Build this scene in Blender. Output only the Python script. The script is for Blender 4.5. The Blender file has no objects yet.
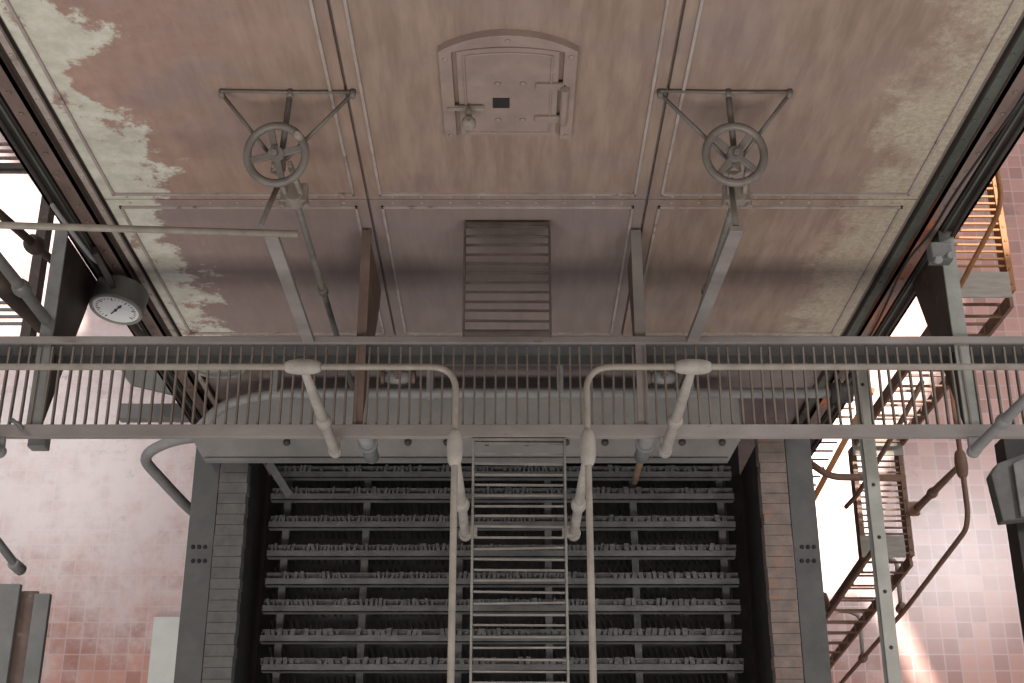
import bpy, bmesh, math, random
from mathutils import Vector, Matrix
R = math.radians
rnd = random.Random(7)
C = bpy.context.scene.collection
FPX, TILT, CZ = 1350.0, R(23.03), 16.2      # focal length in px, tilt from straight down, eye height over the floor
ct, st = math.cos(TILT), math.sin(TILT)

# ---------------------------------------------------------------- places
def _ray(px, py):
    return math.tan(TILT - math.atan((py - 341.5) / FPX))
def at(px, py, H):
    """point on the level H metres under the eye"""
    Y = _ray(px, py) * H
    return Vector(((px - 512) * (H * ct + Y * st) / FPX, Y, CZ - H))
def atY(px, py, Y):
    """point on the upright plane y = Y"""
    H = Y / _ray(px, py)
    return Vector(((px - 512) * (H * ct + Y * st) / FPX, Y, CZ - H))
def atX(X, py, px):
    t = _ray(px, py)
    H = X * FPX / (px - 512) / (ct + t * st)
    return Vector((X, t * H, CZ - H))

# ---------------------------------------------------------------- materials
def mat(name, c1, c2, scale=3.0, rough=0.75, metal=0.0, bump=0.25, c3=None, c3t=0.6, c3scale=8.0, stretch=(1, 1, 1)):
    m = bpy.data.materials.new(name); m.use_nodes = True
    nt = m.node_tree; N = nt.nodes; L = nt.links
    b = N['Principled BSDF']
    b.inputs['Roughness'].default_value = rough; b.inputs['Metallic'].default_value = metal
    g = N.new('ShaderNodeNewGeometry'); mp = N.new('ShaderNodeMapping'); mp.inputs['Scale'].default_value = stretch
    L.new(g.outputs['Position'], mp.inputs['Vector'])
    n = N.new('ShaderNodeTexNoise'); n.inputs['Scale'].default_value = scale; n.inputs['Detail'].default_value = 7; n.inputs['Roughness'].default_value = 0.65
    L.new(mp.outputs[0], n.inputs['Vector'])
    r = N.new('ShaderNodeValToRGB'); r.color_ramp.elements[0].position = 0.32; r.color_ramp.elements[1].position = 0.68
    r.color_ramp.elements[0].color = (*c1, 1); r.color_ramp.elements[1].color = (*c2, 1)
    L.new(n.outputs['Fac'], r.inputs['Fac']); col = r.outputs['Color']
    if c3:
        n3 = N.new('ShaderNodeTexNoise'); n3.inputs['Scale'].default_value = c3scale; n3.inputs['Detail'].default_value = 8; n3.inputs['Roughness'].default_value = 0.7
        L.new(mp.outputs[0], n3.inputs['Vector'])
        r3 = N.new('ShaderNodeValToRGB'); r3.color_ramp.elements[0].position = c3t - 0.03; r3.color_ramp.elements[1].position = c3t + 0.05
        L.new(n3.outputs['Fac'], r3.inputs['Fac'])
        mx = N.new('ShaderNodeMix'); mx.data_type = 'RGBA'
        L.new(r3.outputs['Color'], mx.inputs['Factor']); L.new(col, mx.inputs['A']); mx.inputs['B'].default_value = (*c3, 1)
        col = mx.outputs['Result']
    L.new(col, b.inputs['Base Color'])
    if bump:
        nb = N.new('ShaderNodeTexNoise'); nb.inputs['Scale'].default_value = 60; nb.inputs['Detail'].default_value = 4
        L.new(g.outputs['Position'], nb.inputs['Vector'])
        bp = N.new('ShaderNodeBump'); bp.inputs['Strength'].default_value = bump; bp.inputs['Distance'].default_value = 0.004
        L.new(nb.outputs['Fac'], bp.inputs['Height']); L.new(bp.outputs['Normal'], b.inputs['Normal'])
    return m

M = {}
M['rail'] = mat('dusty_rail_paint', (.19, .165, .14), (.30, .265, .225), 9, .55, 0, .2, (.20, .13, .09), .70, 14)
M['fitting'] = mat('light_grey_fitting', (.25, .23, .205), (.35, .325, .29), 12, .6, 0, .2, (.24, .19, .15), .70, 18)
M['grating'] = mat('grating_steel', (.13, .105, .085), (.20, .165, .135), 6, .6, .1, .2, (.22, .11, .06), .66, 7)
M['rung'] = mat('gangway_steel', (.16, .15, .14), (.30, .285, .26), 6, .55, .1, .2, (.20, .13, .09), .66, 9)
M['gang_brown'] = mat('brown_gangway_steel', (.075, .055, .047), (.14, .11, .095), 6, .55, .1, .2, (.16, .09, .06), .66, 9)
M['toe'] = mat('stringer_paint', (.18, .16, .15), (.28, .25, .235), 5, .6, 0, .3, (.20, .14, .11), .66, 10, (.4, 1, 1))
M['stoker'] = mat('sooty_cast_iron', (.075, .075, .076), (.14, .138, .136), 7, .7, .1, .4, (.15, .148, .142), .64, 20)
M['clip'] = mat('sooty_clips', (.05, .05, .05), (.13, .128, .125), 22, .75, .1, .4)
M['soot'] = mat('soot_black', (.012, .011, .010), (.03, .028, .026), 6, .9, 0, .4)
M['link'] = mat('dark_iron_links', (.065, .065, .066), (.115, .112, .11), 12, .7, .1, .3)
M['channel'] = mat('grey_channel_steel', (.078, .078, .077), (.115, .114, .11), 5, .65, .1, .25, (.20, .20, .19), .7, 30)
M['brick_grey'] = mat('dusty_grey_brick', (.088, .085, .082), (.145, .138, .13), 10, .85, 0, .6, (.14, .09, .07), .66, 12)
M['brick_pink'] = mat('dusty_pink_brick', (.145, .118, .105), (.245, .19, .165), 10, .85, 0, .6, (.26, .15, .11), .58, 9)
M['apron'] = mat('grey_apron_plate', (.16, .155, .15), (.23, .215, .205), 4, .7, 0, .3, (.17, .11, .09), .66, 7)
M['pipe'] = mat('grey_pipe', (.18, .18, .18), (.27, .265, .26), 7, .6, 0, .2, (.13, .09, .07), .68, 9)
M['bracket'] = mat('dark_brown_bracket', (.035, .025, .02), (.075, .052, .042), 4, .6, .1, .25, (.10, .06, .045), .62, 9)
M['flange'] = mat('pale_flange_paint', (.20, .21, .19), (.31, .32, .29), 6, .6, 0, .25, (.10, .075, .06), .66, 8)
M['beam_rust'] = mat('rust_brown_beam', (.12, .068, .045), (.20, .12, .08), 5, .7, 0, .25, (.22, .20, .18), .66, 9)
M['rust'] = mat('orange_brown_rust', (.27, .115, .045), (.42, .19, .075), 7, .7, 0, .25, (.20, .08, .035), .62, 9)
M['column'] = mat('brown_column_paint', (.10, .065, .053), (.19, .135, .115), 5, .65, 0, .3, (.30, .27, .24), .63, 9, (1, 1, .35))
M['col_green'] = mat('dark_green_paint', (.05, .055, .045), (.10, .105, .09), 5, .6, 0, .3, (.22, .21, .18), .66, 9, (1, 1, .35))
M['col_dark'] = mat('dark_column_steel', (.022, .019, .017), (.05, .042, .036), 6, .6, .1, .3, (.12, .09, .07), .68, 10, (1, 1, .35))
M['column_red'] = mat('brown_column_red_lead', (.16, .11, .095), (.25, .19, .165), 5, .65, 0, .3, (.42, .14, .075), .54, 4, (1, 1, .3))
M['galv'] = mat('galvanised_steel', (.33, .34, .31), (.45, .45, .41), 7, .5, .2, .15)
M['stair'] = mat('brown_stair_steel', (.14, .075, .05), (.23, .135, .09), 6, .6, .1, .2)
M['wheel'] = mat('grey_wheel_paint', (.115, .103, .09), (.20, .18, .16), 9, .55, .1, .2, (.16, .12, .09), .66, 14)
M['yoke'] = mat('dusty_yoke', (.20, .17, .14), (.31, .27, .23), 14, .7, 0, .3, (.12, .09, .07), .64, 20)
M['white_dial'] = mat('white_dial_enamel', (.88, .88, .86), (.92, .92, .90), 5, .35, 0, 0)
M['black'] = mat('black_paint', (.015, .015, .015), (.025, .025, .025), 5, .5, 0, 0)
M['case'] = mat('grey_gauge_case', (.12, .12, .115), (.19, .19, .18), 9, .5, .2, .15)
M['boxdark'] = mat('dark_box_paint', (.09, .09, .083), (.14, .14, .13), 9, .6, .1, .2)
M['board'] = mat('pale_board', (.66, .66, .62), (.74, .74, .70), 4, .7, 0, .1)
M['roof'] = mat('sun_mask_boards', (.42, .40, .38), (.5, .48, .46), 3, .9, 0, 0)
M['greybeam'] = mat('grey_beam_paint', (.15, .155, .15), (.22, .22, .215), 5, .6, 0, .25, (.12, .09, .08), .68, 9)
M['tread'] = mat('dusty_tread_board', (.24, .22, .19), (.34, .31, .27), 6, .8, 0, .2, None, .6, 8, (1, 6, 1))

def math_node(nt, op, a, b=None, clamp=False):
    n = nt.nodes.new('ShaderNodeMath'); n.operation = op; n.use_clamp = clamp
    for i, v in enumerate((a, b)):
        if v is None: continue
        if hasattr(v, 'default_value') or hasattr(v, 'links'): nt.links.new(v, n.inputs[i])
        else: n.inputs[i].default_value = v
    return n.outputs[0]
def mix_node(nt, fac, a, b):
    n = nt.nodes.new('ShaderNodeMix'); n.data_type = 'RGBA'
    if isinstance(fac, float): n.inputs['Factor'].default_value = fac
    else: nt.links.new(fac, n.inputs['Factor'])
    for k, v in (('A', a), ('B', b)):
        if isinstance(v, tuple): n.inputs[k].default_value = (*v, 1)
        else: nt.links.new(v, n.inputs[k])
    return n.outputs['Result']
def noise_node(nt, vec, scale, detail=8, rough=.65, stretch=None):
    if stretch:
        mp = nt.nodes.new('ShaderNodeMapping'); mp.inputs['Scale'].default_value = stretch
        nt.links.new(vec, mp.inputs['Vector']); vec = mp.outputs[0]
    n = nt.nodes.new('ShaderNodeTexNoise'); n.inputs['Scale'].default_value = scale
    n.inputs['Detail'].default_value = detail; n.inputs['Roughness'].default_value = rough
    nt.links.new(vec, n.inputs['Vector']); return n.outputs['Fac']
def step_node(nt, v, lo, hi):
    n = nt.nodes.new('ShaderNodeMapRange'); n.interpolation_type = 'SMOOTHSTEP'
    nt.links.new(v, n.inputs['Value']); n.inputs['From Min'].default_value = lo; n.inputs['From Max'].default_value = hi
    return n.outputs[0]

def boiler_material():
    m = bpy.data.materials.new('boiler_plate_paint'); m.use_nodes = True; nt = m.node_tree
    b = nt.nodes['Principled BSDF']; b.inputs['Roughness'].default_value = .55
    g = nt.nodes.new('ShaderNodeNewGeometry'); P = g.outputs['Position']
    sp = nt.nodes.new('ShaderNodeSeparateXYZ'); nt.links.new(P, sp.inputs[0]); X = sp.outputs['X']
    big = noise_node(nt, P, 1.1, 6, .6)
    fine = noise_node(nt, P, 9, 8, .7)
    streak = noise_node(nt, P, 6, 6, .6, (2.2, 1, .35))
    grain = noise_node(nt, P, 45, 3, .6, (1, 1, .12))
    grey = mix_node(nt, step_node(nt, streak, .3, .7), (.235, .162, .128), (.325, .24, .19))
    red = mix_node(nt, step_node(nt, fine, .3, .7), (.32, .19, .15), (.41, .265, .215))
    leftness = math_node(nt, 'ADD', math_node(nt, 'MULTIPLY', X, -.38), big)
    base = mix_node(nt, step_node(nt, leftness, .50, 1.65), grey, red)
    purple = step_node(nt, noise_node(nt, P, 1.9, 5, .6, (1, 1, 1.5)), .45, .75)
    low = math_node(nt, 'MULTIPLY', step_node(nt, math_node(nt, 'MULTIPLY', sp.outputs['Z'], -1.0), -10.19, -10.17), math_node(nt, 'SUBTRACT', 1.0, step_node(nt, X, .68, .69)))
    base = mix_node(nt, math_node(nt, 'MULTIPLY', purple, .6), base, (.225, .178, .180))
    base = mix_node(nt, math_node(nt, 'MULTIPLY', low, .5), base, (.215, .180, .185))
    base = mix_node(nt, math_node(nt, 'MULTIPLY', step_node(nt, grain, .4, .8), .16), base, (.13, .09, .07))
    # bare pale patches by the left edge
    e = math_node(nt, 'ADD', math_node(nt, 'MULTIPLY', X, -1.0), math_node(nt, 'MULTIPLY', math_node(nt, 'SUBTRACT', noise_node(nt, P, 2.3, 4, .6), .5), 1.7))
    e = math_node(nt, 'ADD', e, math_node(nt, 'MULTIPLY', math_node(nt, 'SUBTRACT', noise_node(nt, P, 22, 6, .75), .5), .55))
    pale = mix_node(nt, step_node(nt, fine, .35, .65), (.47, .455, .37), (.60, .585, .51))
    pale = mix_node(nt, step_node(nt, noise_node(nt, P, 7, 8, .7), .56, .64), pale, (.33, .22, .19))
    base = mix_node(nt, step_node(nt, e, 1.74, 1.84), base, pale)
    # chalky yellow bloom by the right edge
    e2 = math_node(nt, 'ADD', X, math_node(nt, 'MULTIPLY', math_node(nt, 'SUBTRACT', noise_node(nt, P, 2.2, 10, .8), .5), 1.3))
    sp2 = step_node(nt, noise_node(nt, P, 38, 6, .8), .36, .6)
    m2 = math_node(nt, 'MULTIPLY', step_node(nt, e2, 1.64, 1.90), math_node(nt, 'ADD', math_node(nt, 'MULTIPLY', sp2, .6), .3))
    base = mix_node(nt, m2, base, (.46, .41, .315))
    nt.links.new(base, b.inputs['Base Color'])
    bp = nt.nodes.new('ShaderNodeBump'); bp.inputs['Strength'].default_value = .3; bp.inputs['Distance'].default_value = .01
    nt.links.new(math_node(nt, 'ADD', fine, big), bp.inputs['Height']); nt.links.new(bp.outputs[0], b.inputs['Normal'])
    return m
M['boiler'] = boiler_material()
M['boiler_edge'] = mat('worn_panel_edge', (.27, .215, .19), (.40, .35, .32), 6, .6, 0, .3, (.17, .12, .10), .62, 7)
M['lower'] = mat('lower_front_paint', (.19, .155, .15), (.27, .225, .215), 3, .65, 0, .3, (.16, .10, .075), .62, 5)
M['lower_rust'] = mat('lower_front_rust', (.27, .14, .07), (.40, .23, .13), 3, .7, 0, .3, (.17, .12, .10), .62, 5)

def floor_material():
    T = .19
    m = bpy.data.materials.new('worn_red_floor_tiles'); m.use_nodes = True; nt = m.node_tree
    b = nt.nodes['Principled BSDF']
    g = nt.nodes.new('ShaderNodeNewGeometry'); P = g.outputs['Position']
    br = nt.nodes.new('ShaderNodeTexBrick'); br.offset = 0; br.squash = 1
    br.inputs['Scale'].default_value = 1; br.inputs['Brick Width'].default_value = T; br.inputs['Row Height'].default_value = T
    br.inputs['Mortar Size'].default_value = .010; br.inputs['Mortar Smooth'].default_value = .3; br.inputs['Bias'].default_value = 0
    br.inputs['Color1'].default_value = (.34, .125, .09, 1); br.inputs['Color2'].default_value = (.58, .27, .21, 1); br.inputs['Mortar'].default_value = (.54, .33, .30, 1)
    nt.links.new(P, br.inputs['Vector'])
    n1 = noise_node(nt, P, .55, 5, .6); n2 = noise_node(nt, P, 2.4, 10, .75); n3 = noise_node(nt, P, 1.1, 10, .75)
    sp = nt.nodes.new('ShaderNodeSeparateXYZ'); nt.links.new(P, sp.inputs[0])
    # dust and painted window glare as a pale film, thinner front left and right
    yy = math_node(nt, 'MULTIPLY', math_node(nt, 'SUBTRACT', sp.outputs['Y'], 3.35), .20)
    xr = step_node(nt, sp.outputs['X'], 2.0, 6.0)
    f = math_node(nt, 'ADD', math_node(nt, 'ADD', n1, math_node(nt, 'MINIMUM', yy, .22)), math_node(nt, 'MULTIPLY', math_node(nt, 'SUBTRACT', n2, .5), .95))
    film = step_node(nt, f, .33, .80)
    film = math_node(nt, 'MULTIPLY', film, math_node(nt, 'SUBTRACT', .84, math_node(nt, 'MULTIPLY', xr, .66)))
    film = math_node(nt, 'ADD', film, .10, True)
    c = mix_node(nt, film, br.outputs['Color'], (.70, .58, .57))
    stain = math_node(nt, 'MULTIPLY', step_node(nt, n3, .57, .66), .55)
    c = mix_node(nt, stain, c, (.27, .20, .17))
    nt.links.new(c, b.inputs['Base Color'])
    b.inputs['Roughness'].default_value = .22
    bp = nt.nodes.new('ShaderNodeBump'); bp.inputs['Strength'].default_value = .06; bp.inputs['Distance'].default_value = .005
    nt.links.new(n2, bp.inputs['Height']); nt.links.new(bp.outputs[0], b.inputs['Normal'])
    return m
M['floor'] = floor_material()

# ---------------------------------------------------------------- mesh helpers
def box(bm, x0, x1, y0, y1, z0, z1):
    vs = [bm.verts.new((x, y, z)) for z in (z0, z1) for y in (y0, y1) for x in (x0, x1)]
    for f in ((0, 2, 3, 1), (4, 5, 7, 6), (0, 1, 5, 4), (1, 3, 7, 5), (3, 2, 6, 7), (2, 0, 4, 6)):
        bm.faces.new([vs[i] for i in f])
def bar(bm, p0, p1, w, h, up=(0, 0, 1)):
    """square-edged bar, w across, h along up"""
    p0, p1, up = Vector(p0), Vector(p1), Vector(up)
    d = (p1 - p0).normalized(); s = d.cross(up)
    if s.length < 1e-4: s = d.cross(Vector((0, 1, 0)))
    s.normalize(); u = s.cross(d).normalized()
    vs = [bm.verts.new(p + s * (a * w / 2) + u * (b * h / 2)) for p in (p0, p1) for a, b in ((-1, -1), (1, -1), (1, 1), (-1, 1))]
    for f in ((3, 2, 1, 0), (4, 5, 6, 7), (0, 1, 5, 4), (1, 2, 6, 5), (2, 3, 7, 6), (3, 0, 4, 7)):
        bm.faces.new([vs[i] for i in f])
def tube(bm, pts, r, n=12):
    pts = [Vector(p) for p in pts]
    rs = r if isinstance(r, (list, tuple)) else [r] * len(pts)
    T = []
    for i in range(len(pts)):
        a = pts[max(i - 1, 0)]; c = pts[min(i + 1, len(pts) - 1)]
        T.append((c - a).normalized())
    s = T[0].orthogonal().normalized(); rings = []
    for i, p in enumerate(pts):
        s = (s - T[i] * s.dot(T[i])).normalized(); u = T[i].cross(s)
        rings.append([bm.verts.new(p + (s * math.cos(2 * math.pi * k / n) + u * math.sin(2 * math.pi * k / n)) * rs[i]) for k in range(n)])
    for a, c in zip(rings, rings[1:]):
        for k in range(n):
            f = bm.faces.new((a[k], a[(k + 1) % n], c[(k + 1) % n], c[k])); f.smooth = True
    bm.faces.new(rings[0][::-1]); bm.faces.new(rings[-1])
def fillet(pts, rad, k=6):
    """round the corners of a polyline"""
    pts = [Vector(p) for p in pts]; out = [pts[0]]
    for a, b, c in zip(pts, pts[1:], pts[2:]):
        u = (a - b); v = (c - b); l = min(rad, u.length * .49, v.length * .49)
        p, q = b + u.normalized() * l, b + v.normalized() * l
        for i in range(k + 1):
            t = i / k; out.append(p * (1 - t) ** 2 + b * 2 * t * (1 - t) + q * t ** 2)
    return out + [pts[-1]]
def torus(bm, c, Rr, r, normal, n=40, k=10):
    c, nn = Vector(c), Vector(normal).normalized(); a = nn.orthogonal().normalized(); b = nn.cross(a)
    rings = []
    for i in range(n):
        t = 2 * math.pi * i / n; d = a * math.cos(t) + b * math.sin(t)
        rings.append([bm.verts.new(c + d * (Rr + r * math.cos(2 * math.pi * j / k)) + nn * (r * math.sin(2 * math.pi * j / k))) for j in range(k)])
    for i in range(n):
        p, q = rings[i], rings[(i + 1) % n]
        for j in range(k):
            f = bm.faces.new((p[j], q[j], q[(j + 1) % k], p[(j + 1) % k])); f.smooth = True
def prism(bm, poly, off):
    """flat polygon given the thickness vector off"""
    off = Vector(off); a = [bm.verts.new(Vector(p)) for p in poly]; b = [bm.verts.new(Vector(p) + off) for p in poly]
    bm.faces.new(a[::-1]); bm.faces.new(b); n = len(a)
    for i in range(n): bm.faces.new((a[i], a[(i + 1) % n], b[(i + 1) % n], b[i]))
def disc(bm, c, normal, r, h, n=24):
    nn = Vector(normal).normalized(); tube(bm, [Vector(c), Vector(c) + nn * h], r, n)
def rivet(bm, c, normal, r):
    nn = Vector(normal).normalized(); c = Vector(c)
    tube(bm, [c, c + nn * r * .35, c + nn * r * .6], [r, r * .85, r * .4], 10)

def world_loc(o):
    v = Vector((0, 0, 0))
    while o: v = v + o.location; o = o.parent
    return v
def obj(name, bm, m, parent=None, bevel=0.0):
    bmesh.ops.recalc_face_normals(bm, faces=bm.faces)
    if parent:
        w = world_loc(parent); loc = Vector((0, 0, 0)); bmesh.ops.translate(bm, vec=-w, verts=bm.verts)
    else:
        xs = [v.co for v in bm.verts]
        loc = Vector(((min(v.x for v in xs) + max(v.x for v in xs)) / 2, (min(v.y for v in xs) + max(v.y for v in xs)) / 2, min(v.z for v in xs)))
        bmesh.ops.translate(bm, vec=-loc, verts=bm.verts)
    me = bpy.data.meshes.new(name); bm.to_mesh(me); bm.free()
    o = bpy.data.objects.new(name, me); C.objects.link(o); me.materials.append(m)
    o.location = loc
    if parent: o.parent = parent
    if bevel:
        md = o.modifiers.new('Bevel', 'BEVEL'); md.width = bevel; md.segments = 2; md.limit_method = 'ANGLE'
    return o
def B(): return bmesh.new()
def thing(name, label, cat, loc, group=None):
    o = bpy.data.objects.new(name, None); C.objects.link(o); o.location = loc; o.empty_display_size = .1
    o['label'] = label; o['category'] = cat
    if group: o['group'] = group
    return o
def tag(o, label, cat, group=None):
    o['label'] = label; o['category'] = cat
    if group: o['group'] = group
    return o

# ---------------------------------------------------------------- levels (all in metres over the floor)
YB = 3.34                        # boiler front
ZC = CZ - 6.3                    # catwalk top
ZS = CZ - 8.6                    # top of the furnace side walls
def zH(H): return CZ - H
CWF, CWB = 2.20, 2.68            # catwalk front and back

# ================================================================ SETTING
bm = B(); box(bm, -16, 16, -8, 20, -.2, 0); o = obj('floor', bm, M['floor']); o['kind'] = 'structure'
SUN = Vector((-.12, -.35, -1))
ZR = 21.0
def hole(pts):
    """roof opening that lets the sun fall on these floor points"""
    return [Vector((p.x - SUN.x * ZR, p.y - SUN.y * ZR, ZR)) for p in pts]
HF = CZ
h_right = hole([at(930, 262, HF), at(962, 300, HF), at(925, 392, HF), at(880, 470, HF), at(876, 560, HF), at(938, 690, HF), at(922, 690, HF), at(864, 592, HF), at(800, 600, HF), at(800, 470, HF), at(862, 372, HF)])
h_left = hole([at(-80, 172, HF), at(-10, 140, HF), at(70, 215, HF), at(85, 330, HF), at(-80, 345, HF)])
zD = zH(8.4)
def hole_at(pts):
    return [Vector((p[0] - SUN.x * (ZR - p[2]), p[1] - SUN.y * (ZR - p[2]), ZR)) for p in pts]
h_land = hole_at([(3.0, 4.25, zD), (3.7, 4.25, zD), (3.7, 5.6, zD), (3.0, 5.6, zD)])
bm = B()
loops = [[Vector((-17, -12, ZR)), Vector((17, -12, ZR)), Vector((17, 24, ZR)), Vector((-17, 24, ZR))], h_right, h_left, h_land]
edges = []
for lp in loops:
    vs = [bm.verts.new(p) for p in lp]
    edges += [bm.edges.new((vs[i], vs[(i + 1) % len(vs)])) for i in range(len(vs))]
bmesh.ops.triangle_fill(bm, edges=edges, use_beauty=True)
o = obj('sun_mask_roof', bm, M['roof']); o['kind'] = 'structure'  # unseen roof added to mask the sun, openings cut to shape its floor patches
md = o.modifiers.new('thick', 'SOLIDIFY'); md.thickness = .08; md.offset = 1

# ================================================================ BOILER
boiler = thing('boiler', 'large riveted boiler front with brown painted plates and an arched door', 'boiler', (0, YB + 1.8, 0))
bm = B(); box(bm, -2.09, 2.09, YB + .03, YB + 3.6, 0, 13.6); obj('boiler_casing', bm, M['lower'], boiler)
xs = [-2.07, -.73, .685, 2.06]
zs = [zH(10.2), zH(7.78), zH(6.02), 13.6]
g = .006
for r in range(1, 3):
    for c in range(3):
        x0, x1, z0, z1 = xs[c] + g, xs[c + 1] - g, zs[r] + g, zs[r + 1] - g
        bm = B(); box(bm, x0, x1, YB, YB + .04, z0, z1)
        p = obj('front_plate', bm, M['boiler'], boiler, .004)
        bm = B(); i = .055; w = .014
        for (a0, a1, b0, b1) in ((x0 + i, x1 - i, z0 + i, z0 + i + w), (x0 + i, x1 - i, z1 - i - w, z1 - i), (x0 + i, x0 + i + w, z0 + i, z1 - i), (x1 - i - w, x1 - i, z0 + i, z1 - i)):
            box(bm, a0, a1, YB - .012, YB + .002, b0, b1)
        for k in range(9):
            rivet(bm, (x0 + .12 + (x1 - x0 - .24) * k / 8, YB + .001, z0 + .025), (0, -1, 0), .009)
            rivet(bm, (x0 + .12 + (x1 - x0 - .24) * k / 8, YB + .001, z1 - .025), (0, -1, 0), .009)
        obj('plate_border', bm, M['boiler_edge'], p, .003)
for c in range(3):
    bm = B(); box(bm, xs[c] + g, xs[c + 1] - g, YB + .05, YB + .1, zs[0], zs[1] - .05)
    obj('lower_plate', bm, M['lower_rust'] if c == 2 else M['lower'], boiler)
bm = B(); box(bm, -2.07, 2.06, YB - .02, YB + .06, zs[1] - .05, zs[1] - .005)
obj('ledge_angle', bm, M['boiler_edge'], boiler, .004)
# arched opening low on the centre plate
bm = B(); pts = []
for k in range(17):
    a = math.pi * k / 16; pts.append((-.02 + .21 * math.cos(a), YB + .05, zH(8.33) + .10 * math.sin(a)))
tube(bm, pts, .014, 8); obj('arch_rim', bm, M['apron'], boiler)
# corner columns
for sx in (-1, 1):
    def X(v): return sx * v
    def bx(bm, a, b_, y0, y1, z0, z1): box(bm, min(X(a), X(b_)), max(X(a), X(b_)), y0, y1, z0, z1)
    z0, z1 = 0, 13.6
    bm = B(); bx(bm, 2.085, 2.37, YB + .0, YB + .04, z0, z1); bx(bm, 2.34, 2.37, YB, YB + .3, z0, z1)
    col = obj('corner_column', bm, M['bracket'], boiler)
    bm = B(); bx(bm, 2.145, 2.225, YB - .045, YB - .025, z0, z1); bx(bm, 2.145, 2.155, YB - .045, YB, z0, z1)
    k = zH(9.4)
    while k < 13.4: rivet(bm, (X(2.19), YB - .045, k), (0, -1, 0), .013); k += .17
    obj('column_flange', bm, M['column_red'] if sx > 0 else M['column'], col)
    bm = B(); bx(bm, 2.085, 2.115 if sx < 0 else 2.135, YB - .018, YB + .0, z0, z1)
    k = zH(9.4) + .07
    while k < 13.4: rivet(bm, (X(2.10), YB - .018, k), (0, -1, 0), .010); k += .17
    obj('edge_angle', bm, M['boiler_edge'] if sx < 0 else M['col_green'], col)
    bm = B(); bx(bm, 2.25, 2.335, YB - .03, YB, z0, z1); obj('outer_flange', bm, M['col_dark'], col, .003)
    bm = B(); bx(bm, 2.262, 2.275, YB - .04, YB - .03, z0, z1); obj('thin_angle', bm, M['col_green'], col, .002)
    bm = B(); tube(bm, [(X(2.305), YB - .05, 3), (X(2.305), YB - .05, 9.6), (X(2.312), YB - .055, 9.9), (X(2.302), YB - .05, 10.2), (X(2.306), YB - .05, 13.5)], .010, 8)
    obj('conduit', bm, M['col_dark'], col)
# inspection door
dx = -.017; hw = .292; zb, ze, zt = zH(5.385), zH(4.70), zH(4.585)
def arch(hw, zb, ze, zt, n=14, cx=dx):
    rr = (hw * hw + (zt - ze) ** 2) / (2 * (zt - ze)); a = math.asin(min(1, hw / rr))
    return [(cx - hw, zb)] + [(cx + rr * math.sin(-a + 2 * a * k / n), zt - rr + rr * math.cos(-a + 2 * a * k / n)) for k in range(n + 1)] + [(cx + hw, zb)]
bm = B()
o1 = arch(hw, zb, ze, zt); i1 = arch(hw - .055, zb + .0, ze - .0, zt - .075)
n = len(o1); y0, y1 = YB - .035, YB + .002
A = [bm.verts.new((p[0], y0, p[1])) for p in o1]; Bv = [bm.verts.new((p[0], y0, p[1])) for p in i1]
A2 = [bm.verts.new((p[0], y1, p[1])) for p in o1]; B2 = [bm.verts.new((p[0], y1, p[1])) for p in i1]
for k in range(n - 1):
    bm.faces.new((A[k], A[k + 1], Bv[k + 1], Bv[k])); bm.faces.new((A[k], A2[k], A2[k + 1], A[k + 1])); bm.faces.new((Bv[k], Bv[k + 1], B2[k + 1], B2[k]))
bm.faces.new((A[0], Bv[0], B2[0], A2[0])); bm.faces.new((A[-1], A2[-1], B2[-1], Bv[-1]))
for (a, zz) in ((-.265, ze - .05), (-.265, zb + .035), (.265, zb + .035), (.265, ze - .03), (0, zt - .035)):
    rivet(bm, (dx + a, y0, zz), (0, -1, 0), .013)
M['door'] = mat('door_brown_paint', (.225, .168, .145), (.31, .235, .20), 5, .6, 0, .3, (.32, .25, .21), .66, 10)
df = obj('door_frame', bm, M['door'], boiler, .004)
bm = B(); a2 = arch(hw - .075, zb + .01, ze - .02, zt - .105); prism(bm, [(p[0], YB - .02, p[1]) for p in a2], (0, .02, 0))
a3 = arch(hw - .105, zb + .04, ze - .045, zt - .14)
tube(bm, [(p[0], YB - .022, p[1]) for p in a3 + [a3[0]]], .006, 6)
dr = obj('inspection_door', bm, M['door'], boiler, .003)
zm = zH(5.10)
for a in (-.045, .065):
    for zz in (zm + .15, zm - .14):
        bm = B(); rivet(bm, (dx + a, YB - .02, zz), (0, -1, 0), .015); obj('bolt', bm, M['door'], dr)
bm = B(); box(bm, dx - .068, dx + .006, YB - .026, YB - .019, zm - .035, zm + .038); obj('peephole', bm, M['black'], dr)
bm = B(); tube(bm, [(dx - .175, YB - .02, zm - .02), (dx - .175, YB - .10, zm - .02)], [.015, .015], 10)
tube(bm, [(dx - .175, YB - .085, zm - .02), (dx - .175, YB - .10, zm - .02), (dx - .175, YB - .125, zm - .02), (dx - .175, YB - .14, zm - .02)], [.018, .032, .032, .018], 14)
box(bm, dx - .27, dx - .11, YB - .045, YB - .03, zm - .03, zm - .008); obj('door_latch', bm, M['yoke'], dr)
bm = B(); tube(bm, [(dx + hw - .045, YB - .05, zm - .13), (dx + hw - .045, YB - .05, zm + .15)], .018, 10)
for zz in (zm + .14, zm - .12):
    box(bm, dx + .12, dx + hw - .04, YB - .035, YB - .02, zz - .022, zz + .022)
obj('hinge', bm, M['door'], dr, .003)

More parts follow.
